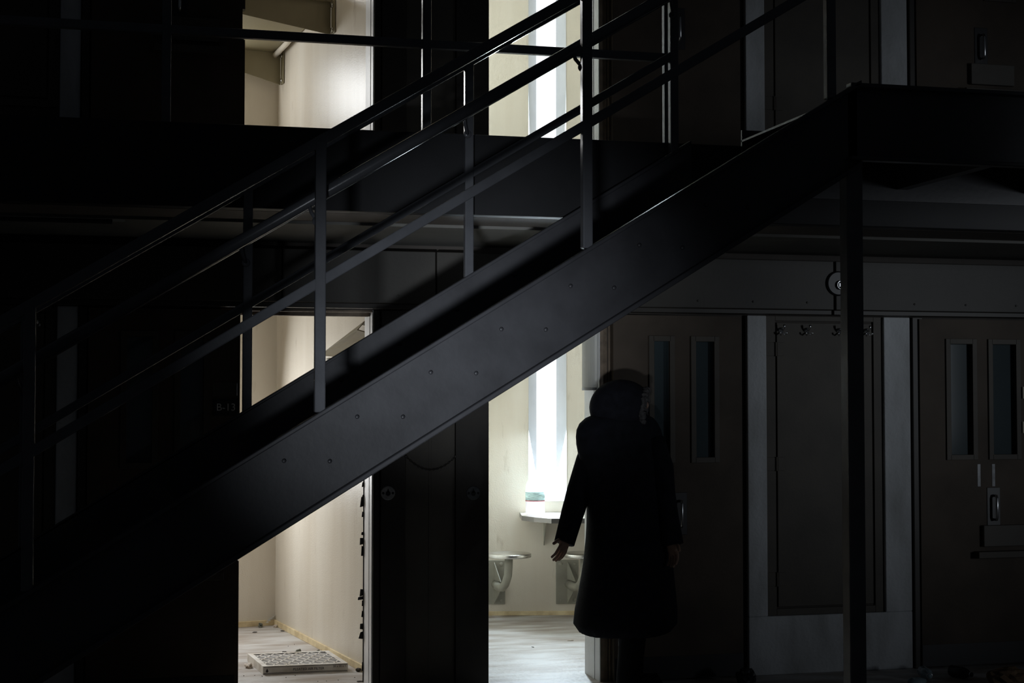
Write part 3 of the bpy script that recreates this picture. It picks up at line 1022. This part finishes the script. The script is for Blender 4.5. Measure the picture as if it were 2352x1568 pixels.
n0, n1 = onplane(840, 737, SA1 + sn1 * 0.06, sd1), onplane(752, 815, SA1 + sn1 * 0.06, sd1)
an, af = (n0 - SA1).dot(sd1), (n1 - SA1).dot(sd1)
t_ = thing('wall_shelf', 'olive sheet-steel shelf hanging tilted high in the lower left cell', 'shelf', SP1(an, 0, n0.z))
b = MB()
b.hexa([SP1(an, 0.002, n0.z - 0.085), SP1(af, 0.002, n1.z - 0.012), SP1(af, 0.11, n1.z - 0.004), SP1(an, 0.11, n0.z - 0.055),
        SP1(an, 0.002, n0.z - 0.079), SP1(af, 0.002, n1.z - 0.006), SP1(af, 0.11, n1.z + 0.002), SP1(an, 0.11, n0.z - 0.049)])
b.build('tray', OLIVE, t_)
b = MB()
b.hexa([SP1(an, 0.108, n0.z - 0.055), SP1(af, 0.108, n1.z - 0.004), SP1(af, 0.114, n1.z - 0.004), SP1(an, 0.114, n0.z - 0.055),
        SP1(an, 0.060, n0.z + 0.002), SP1(af, 0.060, n1.z + 0.012), SP1(af, 0.066, n1.z + 0.012), SP1(an, 0.066, n0.z + 0.002)])
b.build('front_lip', OLIVE, t_)
b = MB()
fa = an + 0.035
b.prism([SP1(fa, 0.004, n0.z - 0.012), SP1(fa, 0.066, n0.z - 0.002), SP1(fa, 0.078, n0.z - 0.022), SP1(fa, 0.004, n0.z - 0.030)], tuple(sd1 * 0.004))
b.build('end_flange', PALEJ, t_)
q = onplane(757, 824, SA1 + sn1 * 0.03, sd1)
tag(MB().lump(q, (0.02, 0.03, 0.010), 1, 0.2, 5).build('wall_clip', GREYM), 'small grey clip on the cell wall below the tilted shelf', 'clip')

# torn black weather seal along the lower left jamb
rnd = random.Random(3)
b = MB()
xs_ = xA1 - 0.006
Yw = TH - 0.004
def sealz(py):
    return at(840, py, Yw).z
zs_ = [sealz(1566), sealz(1100)]
b.box(xs_ - 0.004, xs_ + 0.001, Yw - 0.004, Yw + 0.004, zs_[0], zs_[1])
for py, h, wd in ((1112, 10, 5), (1140, 8, 5), (1152, 20, 9), (1181, 10, 5), (1225, 8, 6), (1242, 14, 9), (1265, 22, 6), (1360, 14, 9), (1372, 8, 13), (1385, 12, 4),
                  (1410, 14, 5), (1438, 14, 8), (1458, 18, 11), (1530, 18, 4)):
    z1, z0 = sealz(py - h / 2), sealz(py + h / 2)
    w_ = wd / 385.0
    j1, j2 = rnd.uniform(-0.006, 0.006), rnd.uniform(-0.006, 0.006)
    b.prism([Vector((xs_, Yw, z0)), Vector((xs_ - w_, Yw - 0.004, z0 + j1)), Vector((xs_ - w_ * rnd.uniform(0.6, 1), Yw - 0.008, z1 + j2)), Vector((xs_, Yw, z1))], (0.0, 0.003, 0))
tag(b.build('weather_seal', BLACK), 'torn black rubber seal hanging in scraps down the left doorway jamb', 'door seal')

# ------------------------------------------------------------------ air filter on the floor of the left cell
f0, f1 = flo(604, 1549), flo(799, 1541)
ex = (f1 - f0)
W_ = ex.length
ex.normalize()
ey = Vector((-ex.y, ex.x, 0)) - ex * 0.13
D_ = W_ * 0.96
Hf = 0.046
t_ = thing('air_filter', 'white pleated air filter in a cardboard frame lying on the cell floor', 'air filter', f0)


def FP(a, d, z):
    p = f0 + ex * a + ey * d
    return Vector((p.x, p.y, z))


for (a_, d_, a2, d2) in ((0, 0, W_, 0.006), (0, D_ - 0.006, W_, D_), (0, 0.006, 0.006, D_ - 0.006), (W_ - 0.006, 0.006, W_, D_ - 0.006)):
    MB().prism([FP(a_, d_, 0.001), FP(a2, d_, 0.001), FP(a2, d2, 0.001), FP(a_, d2, 0.001)], (0, 0, Hf)).build('frame_side', CARD, t_)
b = MB()
e = 0.030
for pts in ([(0, 0), (W_, 0), (W_ - e, e), (e, e)], [(0, D_), (W_, D_), (W_ - e, D_ - e), (e, D_ - e)], [(0, 0), (e, e), (e, D_ - e), (0, D_)], [(W_, 0), (W_, D_), (W_ - e, D_ - e), (W_ - e, e)]):
    b.prism([FP(a_, d_, Hf + 0.001) for a_, d_ in pts], (0, 0, 0.0015))
b.build('frame_lip', CARD, t_)
NP = 15
b = MB()
for q in range(NP):
    d0_, d1_ = 0.012 + (D_ - 0.024) * q / NP, 0.012 + (D_ - 0.024) * (q + 1) / NP
    dm = (d0_ + d1_) / 2
    v = [b.bm.verts.new(FP(a_, d_, z)) for a_, d_, z in ((0.008, d0_, Hf - 0.018), (W_ - 0.008, d0_, Hf - 0.018), (W_ - 0.008, dm, Hf - 0.004), (0.008, dm, Hf - 0.004), (W_ - 0.008, d1_, Hf - 0.018), (0.008, d1_, Hf - 0.018))]
    b.bm.faces.new((v[0], v[1], v[2], v[3]))
    b.bm.faces.new((v[3], v[2], v[4], v[5]))
b.build('pleated_media', PLEAT, t_)
b = MB()
nd = 7
for q in range(-nd, nd + 1):
    for sg in (-1, 1):
        pts = []
        for r_ in range(2):
            d_ = 0.02 + (D_ - 0.04) * r_
            pts.append((W_ * (q / nd) + (sg * W_ * 0.5 if r_ else 0) + W_ * 0.25, d_))
        (aa, dd), (a2, d2) = pts
        lo, hi = 0.02, W_ - 0.02
        # clip to the frame
        if abs(a2 - aa) > 1e-6:
            ts = sorted(((lo - aa) / (a2 - aa), (hi - aa) / (a2 - aa)))
            t0_, t1_ = max(0, ts[0]), min(1, ts[1])
            if t1_ - t0_ < 0.05:
                continue
            P0 = (aa + (a2 - aa) * t0_, dd + (d2 - dd) * t0_)
            P1 = (aa + (a2 - aa) * t1_, dd + (d2 - dd) * t1_)
            b.bar(FP(P0[0], P0[1], Hf - 0.001), FP(P1[0], P1[1], Hf - 0.001), (0, 0, 1), 0.002, 0.009)
b.build('support_lattice', CARD, t_)
mid = FP(W_ * 0.535, -0.0012, Hf * 0.52)
text_mesh('printed_title', 'PLEATED AIR FILTER', 0.0205, INK, t_, mid, ex, (0, 0, 1), depth=0.0004)
text_mesh('printed_size', '20 x 20 x 1', 0.017, INK, t_, FP(W_ * 0.90, -0.0012, Hf * 0.72), ex, (0, 0, 1), depth=0.0004)
b = MB()
for z in (0.12, 0.90):
    b.prism([FP(0.004, -0.0010, Hf * z), FP(W_ - 0.004, -0.0010, Hf * z), FP(W_ - 0.004, 0.0, Hf * z), FP(0.004, 0.0, Hf * z)], (0, 0, 0.0022))
b.build('printed_lines', INK, t_)
b = MB()
b._lathe(FP(0.024, -0.0008, Hf * 0.42), [(0.0075, 0.0), (0.0075, 0.0008)], ey * -1, 14)
b.prism([FP(0.018, -0.001, Hf * 0.50), FP(0.030, -0.001, Hf * 0.50), FP(0.024, -0.001, Hf * 0.78)], tuple(ey * -0.0006))
b.build('printed_logo', INK, t_)

# ------------------------------------------------------------------ litter in the left cell
def debris(name, px, py, s, m, lab, cat, seed, jag=0.35, sub=2, group=None):
    c = flo(px, py)
    c.z = s[2] * 0.85
    o = MB().lump((0, 0, 0), s, sub, jag, seed).build(name, m, smooth=False)
    o.location = c
    o.rotation_euler = (0, 0, seed * 1.3)
    return tag(o, lab, cat, group)


debris('crumpled_wrapper', 598, 1440, (0.030, 0.018, 0.016), DEBR, 'crumpled grey-green wrapper against the back wall of the left cell', 'litter', 1)
t2 = bpy.data.objects['crumpled_wrapper']
b = MB()
q = flo(602, 1437)
for k_ in range(5):
    a_ = k_ * 0.5 - 0.6
    b.prism([q + Vector((0.0, 0, 0.02)), q + Vector((0.03 + 0.02 * k_, 0.004 * k_, 0.03 + 0.012 * k_)), q + Vector((0.05 + 0.012 * k_, -0.01, 0.022 + 0.014 * k_))], (0, 0.001, 0.001))
tag(b.build('plastic_film', LENS), 'torn clear film sticking up by the back wall of the left cell', 'litter')
debris('pale_pebble', 633, 1441, (0.016, 0.014, 0.011), PALED, 'small pale lump in the far corner of the left cell', 'litter', 2)
debris('dark_chip', 585, 1452, (0.020, 0.016, 0.003), DARKD, 'flat dark disc on the floor near the left door edge', 'litter', 3, 0.1)
debris('dark_flake', 649, 1449, (0.018, 0.013, 0.003), DARKD, 'flat dark flake beside the far corner lump', 'litter', 4, 0.2)
debris('curled_leaf', 653, 1501, (0.014, 0.012, 0.009), DARKD, 'small dark curled leaf behind the left half of the air filter', 'litter', 5)
b = MB()
q = flo(678, 1502)
for k_, (aa, r_) in enumerate(((0.0, 0.007), (0.018, 0.009), (0.03, 0.015), (0.05, 0.015))):
    pass
b.tube([q + Vector((-0.012, 0, 0.008)), q + Vector((0.006, 0.004, 0.010)), q + Vector((0.012, 0.005, 0.014)), q + Vector((0.035, 0.01, 0.018))], [0.007, 0.009, 0.014, 0.015], 12)
tag(b.build('bulb_piece', DEBR, smooth=True), 'small olive cylinder piece lying behind the middle of the filter', 'litter')
debris('green_ball', 731, 1499, (0.012, 0.011, 0.012), DEBR, 'small green-grey ball behind the right part of the filter', 'litter', 7, 0.2)
debris('brown_lump', 786, 1514, (0.013, 0.012, 0.012), DARKD, 'small brown lump at the baseboard just beyond the filter corner', 'litter', 8)
debris('dark_rock', 823, 1542, (0.017, 0.014, 0.013), DARKD, 'dark crumpled lump right of the filter, by the jamb', 'litter', 9)
debris('dark_disc', 826, 1565, (0.020, 0.016, 0.003), DARKD, 'flat dark disc at the threshold of the left doorway', 'litter', 10, 0.1)
debris('torn_paper', 571, 1533, (0.030, 0.022, 0.014), PALED, 'crumpled torn paper at the left end of the air filter', 'litter', 11, 0.5)
debris('paint_flake', 760, 1546, (0.028, 0.008, 0.0015), PALED, 'pale paint flake in front of the filter', 'litter', 12, 0.2)
grp = 'tiny crumbs scattered in front of the air filter'
for k_, (px, py) in enumerate(((560, 1552), (585, 1551), (602, 1553), (657, 1556), (678, 1551), (750, 1564), (777, 1562), (815, 1556), (730, 1565), (662, 1484), (676, 1480), (704, 1496), (623, 1544))):
    debris('crumb', px, py, (0.0035, 0.003, 0.0022), DARKD, 'tiny dark crumb on the left cell floor', 'crumb', 20 + k_, 0.3, 1, grp)
debris('paint_chip', 1224, 1486, (0.016, 0.006, 0.002), DARKD, 'small dark chip on the bright floor of the right doorway', 'litter', 40, 0.3)
debris('pale_scrap', 1310, 1471, (0.022, 0.008, 0.003), PALED, 'pale scrap on the floor under the dark figure', 'litter', 41, 0.3)

# litter at the foot of the right-hand front
def bottle_on_floor(name, px, py, lab, m, s):
    c = flo(px, py)
    d = Vector((-0.25 * s, -0.95, 0)).normalized()
    r_ = 0.033
    base = c + Vector((0, 0.10, r_ + 0.001))
    t_ = thing(name, lab, 'bottle', (c.x, c.y, 0), 'empty bottles by the right door')
    MB()._lathe(base, [(0.02, 0.0), (r_, 0.006), (r_, 0.10), (r_ * 0.8, 0.125), (0.014, 0.15), (0.0135, 0.165)], d, 24).build('body', m, t_, smooth=True)
    e_ = base + d * 0.160
    ring = [e_ + (d.cross(Vector((0, 0, 1))) * math.cos(a_) + Vector((0, 0, 1)) * math.sin(a_)) * 0.015 for a_ in [2 * math.pi * k_ / 20 for k_ in range(21)]]
    MB().tube(ring, 0.003, 8, caps=False).build('mouth_ring', CHROME, t_, smooth=True)


bottle_on_floor('plastic_bottle', 2139, 1561, 'small empty bottle on the floor, left one by the right door', BOTTLE, 1)
bottle_on_floor('plastic_bottle', 2205, 1559, 'small empty bottle on the floor, right one by the right door', BLACKP, -1)
o = MB().lump((0, 0, 0), (0.055, 0.04, 0.022), 3, 0.12, 50).build('crushed_cup', BOTTLE, smooth=True)
c = flo(2106, 1572)
o.location = (c.x, c.y, 0.02)
tag(o, 'crushed pale blue plastic cup on the floor beside the bottles', 'litter')
o = MB().lump((0, 0, 0), (0.12, 0.08, 0.055), 3, 0.2, 51).build('paper_bag', BROWNP)
c = flo(2318, 1575)
o.location = (c.x, c.y, 0.05)
tag(o, 'crumpled brown paper bag on the floor at the right door', 'bag')
o = MB().lump((0, 0, 0), (0.055, 0.05, 0.05), 3, 0.2, 52).build('plastic_bag', BLACKP)
c = flo(1712, 1572)
o.location = (c.x, c.y - 0.01, 0.045)
tag(o, 'crumpled black plastic bag at the foot of the grey surround', 'bag')
for k_, (y0_, y1_, lab) in enumerate(((888, 915, 'upper cream paper slip at the right edge of the picture'), (968, 994, 'lower cream paper slip at the right edge of the picture'))):
    a_, c_ = at(2349, y0_, YD - 0.012), at(2372, y1_, YD - 0.012)
    tag(MB().box(a_.x, c_.x, YD - 0.0122, YD - 0.0104, c_.z, a_.z).build('paper_slip', PAPER), lab, 'paper', 'paper slips on the right door')

# ------------------------------------------------------------------ person
YP = -0.50
pc = at(1437, 1000, YP)
PX, PY = pc.x, pc.y


def pz(py):
    return at(1437, py, YP).z


def pxm(px):                                # metres right of the figure's axis
    return at(px, 1000, YP).x - PX


root = thing('person', 'dark figure in a long hooded coat walking past the right cell', 'person', (PX, PY, 0))


def skin_body():
    V, Rr, Ed = [], [], []

    def add(p, r, prev=None):
        V.append(Vector(p))
        Rr.append(r)
        if prev is not None:
            Ed.append((prev, len(V) - 1))
        return len(V) - 1
    pel = add((0, 0, 0.94), (0.15, 0.11))
    w1 = add((0.0, 0.0, 1.12), (0.135, 0.10), pel)
    ch = add((0.0, 0.01, 1.30), (0.155, 0.11), w1)
    ne = add((0.0, 0.0, 1.46), (0.065, 0.06), ch)
    h1 = add((0.015, -0.005, 1.54), (0.062, 0.07), ne)
    h2 = add((0.03, -0.01, 1.615), (0.078, 0.09), h1)
    h3 = add((0.03, -0.005, 1.675), (0.066, 0.078), h2)
    # face: nose, brow, chin
    add((0.125, -0.035, 1.595), (0.014, 0.014), h2)
    add((0.10, -0.03, 1.545), (0.022, 0.020), h1)
    # legs, mid-stride
    for s, hipx, kx, ax, hy in ((1, 0.02, 0.06, 0.06, 0.095), (-1, -0.02, 0.02, -0.02, -0.095)):
        hp = add((hipx, hy, 0.90), (0.095, 0.095), pel)
        kn = add((kx, hy, 0.50), (0.062, 0.065), hp)
        an_ = add((ax, hy, 0.095), (0.040, 0.042), kn)
        hl = add((ax + 0.03, hy, 0.05), (0.042, 0.042), an_)
        add((ax + 0.16, hy - 0.01, 0.035), (0.032, 0.028), hl)
    # arms: one swung out to the picture's left, one close to the body
    arms = []
    for pts in (((-0.13, 0.05, 1.385), (-0.245, 0.04, 1.13), (-0.34, -0.02, 0.90)), ((0.13, -0.06, 1.385), (0.17, -0.10, 1.12), (0.20, -0.16, 0.88))):
        sh = add(pts[0], (0.060, 0.060), ch)
        el = add(pts[1], (0.043, 0.043), sh)
        wr = add(pts[2], (0.027, 0.030), el)
        d = (Vector(pts[2]) - Vector(pts[1])).normalized()
        pm = add(Vector(pts[2]) + d * 0.055, (0.024, 0.036), wr)
        side = d.cross(Vector((0, 0, 1))).normalized()
        fwd = d.cross(side).normalized()
        for f_, (off, ln) in enumerate(((-0.03, 0.062), (-0.011, 0.072), (0.009, 0.068), (0.028, 0.054))):
            a0_ = Vector(pts[2]) + d * 0.09 + fwd * off
            k1 = add(a0_, (0.009, 0.009), pm)
            k2 = add(a0_ + d * ln * 0.55 + side * 0.012, (0.008, 0.008), k1)
            add(a0_ + d * ln * 0.95 + side * 0.035, (0.007, 0.007), k2)
        t1 = add(Vector(pts[2]) + d * 0.045 + fwd * -0.045, (0.010, 0.010), pm)
        add(Vector(pts[2]) + d * 0.085 + fwd * -0.066 + side * 0.02, (0.009, 0.009), t1)
    me = bpy.data.meshes.new('body')
    me.from_pydata([tuple(v) for v in V], Ed, [])
    o = bpy.data.objects.new('body', me)
    col.objects.link(o)
    o.parent = root
    bpy.context.view_layer.objects.active = o
    sk = o.modifiers.new('skin', 'SKIN')
    sk.use_smooth_shade = True
    for i_, r_ in enumerate(Rr):
        me.skin_vertices[0].data[i_].radius = r_
    me.skin_vertices[0].data[0].use_root = True
    s_ = o.modifiers.new('sub', 'SUBSURF')
    s_.levels = s_.render_levels = 2
    me.materials.append(SKIN)
    return o


skin_body()


def ell(cx, cy, z, rx, ry, n=28, rot=0.0, wob=0.0, seed=0):
    rnd_ = random.Random(seed)
    ph = rnd_.uniform(0, 6)
    pts = []
    for q in range(n):
        a_ = 2 * math.pi * q / n
        k_ = 1 + wob * math.sin(5 * a_ + ph)
        x, y = rx * k_ * math.cos(a_), ry * k_ * math.sin(a_)
        pts.append(Vector((cx + x * math.cos(rot) - y * math.sin(rot), cy + x * math.sin(rot) + y * math.cos(rot), z)))
    return pts


# coat: (height in the picture, left edge px, right edge px)
rows = []
for py, l_, r_, dep, wob in ((1468, 1306, 1556, 0.25, 0.04), (1400, 1322, 1550, 0.24, 0.035), (1320, 1338, 1543, 0.22, 0.03), (1240, 1348, 1535, 0.205, 0.02), (1160, 1350, 1527, 0.19, 0.01),
                             (1090, 1346, 1524, 0.18, 0.0), (1040, 1326, 1526, 0.17, 0.0), (1000, 1322, 1522, 0.155, 0.0), (972, 1326, 1512, 0.14, 0.0), (945, 1362, 1490, 0.11, 0.0)):
    a_, c_ = pxm(l_), pxm(r_)
    rows.append([p + Vector((PX, PY, 0)) for p in ell((a_ + c_) / 2, 0, pz(py), (c_ - a_) / 2, dep, wob=wob, seed=3)])
MB().rings(rows).build('coat', COAT, root, smooth=True, sub=1)
# sleeves
b = MB()
b.tube([Vector((PX, PY, 0)) + Vector(v) for v in ((-0.14, 0.04, 1.42), (-0.195, 0.045, 1.28), (-0.255, 0.04, 1.13), (-0.305, 0.01, 1.0), (-0.358, -0.025, 0.855))], [0.085, 0.078, 0.068, 0.062, 0.056], 16)
b.build('sleeve', COAT, root, smooth=True)
b = MB()
b.tube([Vector((PX, PY, 0)) + Vector(v) for v in ((0.12, -0.05, 1.40), (0.165, -0.09, 1.25), (0.175, -0.11, 1.12), (0.19, -0.135, 1.0), (0.212, -0.172, 0.845))], [0.085, 0.078, 0.068, 0.062, 0.056], 16)
b.build('sleeve', COAT, root, smooth=True)
# hood: shell around the head, open to the right
b = MB()
hc = Vector((PX - 0.025, PY, 1.585))
hr = (0.178, 0.145, 0.155)
op = Vector((0.90, -0.30, -0.10)).normalized()
rr_ = bmesh.ops.create_uvsphere(b.bm, u_segments=36, v_segments=24, radius=1.0)
rot = Vector((0, 0, 1)).rotation_difference(op).to_matrix()
for v in rr_['verts']:
    v.co = rot @ v.co
dead = [v for v in b.bm.verts if v.co.dot(op) > 0.72]
bmesh.ops.delete(b.bm, geom=dead, context='VERTS')
for v in b.bm.verts:
    v.co = Vector((v.co.x * hr[0], v.co.y * hr[1], v.co.z * hr[2])) + hc
    if v.co.z < 1.53:
        v.co.x += (1.53 - v.co.z) * -0.25
b.build('hood', COAT, root, smooth=True, solid=0.014)
u1 = op.cross(Vector((0, 0, 1))).normalized()
u2 = u1.cross(op).normalized()
ring, rad = [], []
rnd = random.Random(9)
for q in range(49):
    a_ = 2 * math.pi * q / 48
    d = op * 0.72 + (u1 * math.cos(a_) + u2 * math.sin(a_)) * 0.694
    ring.append(hc + Vector((d.x * hr[0], d.y * hr[1], d.z * hr[2])) + Vector((rnd.uniform(-.004, .004), rnd.uniform(-.004, .004), rnd.uniform(-.006, .006))))
    rad.append(0.016 + rnd.uniform(0, 0.008))
b = MB().tube(ring, rad, 8, caps=False)
b.build('fur_trim', FUR, root)
# trousers and shoes
b = MB()
for hy, pts in ((0.095, ((0.02, 0.88), (0.06, 0.50), (0.06, 0.10))), (-0.095, ((-0.02, 0.88), (0.02, 0.50), (-0.02, 0.10)))):
    o = MB().tube([Vector((PX + x, PY + hy, z)) for x, z in pts], [0.105, 0.078, 0.066], 16).build('trouser_leg', TROUS, root, smooth=True)
    x = pts[-1][0]
    s_ = MB()
    s_.rings([[Vector((PX + x + 0.055, PY + hy, z)) + Vector((math.cos(a_) * rx * (1.25 if math.cos(a_) > 0 else 0.9), math.sin(a_) * ry, 0)) for a_ in [2 * math.pi * k_ / 20 for k_ in range(20)]]
              for z, rx, ry in ((0.001, 0.115, 0.048), (0.03, 0.118, 0.050), (0.07, 0.098, 0.048), (0.115, 0.075, 0.052))])
    s_.build('boot', TROUS, root, smooth=True)
b.bm.free()

# ------------------------------------------------------------------ light
w_ = bpy.data.worlds.new('dark_hall')
sc.world = w_
w_.use_nodes = True
bg = w_.node_tree.nodes['Background']
bg.inputs['Color'].default_value = (0.75, 0.85, 1.0, 1)
bg.inputs['Strength'].default_value = 0.009


def area(name, loc, target, sx, sy, power, rgb=(0.85, 0.92, 1.0), spread=180):
    l = bpy.data.lights.new(name, 'AREA')
    l.shape, l.size, l.size_y, l.energy, l.color = 'RECTANGLE', sx, sy, power, rgb
    l.spread = R(spread)
    o = bpy.data.objects.new(name, l)
    col.objects.link(o)
    o.location = loc
    d = Vector(target) - Vector(loc)
    o.rotation_euler = d.to_track_quat('-Z', 'Y').to_euler()
    return o


for c_, zl, zh, pw, tilt in ((R1, 0.90, 1.95, 62, 0.35), (R2, Z2 + 0.72, Z2 + 2.0, 58, 0.05), (L1, 0.95, 1.95, 29, 0.35), (L2, Z2 + 0.82, Z2 + 1.95, 29, 0.0)):
    gm = (c_['g0'] + c_['g1']) / 2
    P_ = c_['C'] + c_['u'] * gm - c_['n'] * 0.012
    loc = Vector((P_.x, P_.y, (zl + zh) / 2))
    area('window_daylight', loc, loc - c_['n'] - Vector((0, 0, tilt)), c_['g1'] - c_['g0'], zh - zl, pw, (0.76, 0.90, 1.0) if c_ in (R1, R2) else (0.93, 0.95, 0.96))
# daylight reaching the hall from slit windows across the room, to the right behind the camera
area('far_slit_window', (9.25, -8.4, 2.1), (4.4, 0, 2.25), 0.2, 2.0, 2.6, spread=29)
area('added_stair_spot', (-1.2, -10.8, 0.14), (1.28, -2.55, 1.80), 0.5, 0.25, 2.3, spread=12)  # added narrow-beam lamp on the near stringer, no door behind it

sc.view_settings.view_transform = 'Standard'
sc.view_settings.look = 'None'
sc.view_settings.exposure = 0.0
sc.view_settings.gamma = 1.0
sc.view_settings.use_curve_mapping = False
try:
    sc.cycles.use_denoising = True
    sc.cycles.sample_clamp_indirect = 6.0
    sc.cycles.max_bounces = 10
except Exception:
    pass
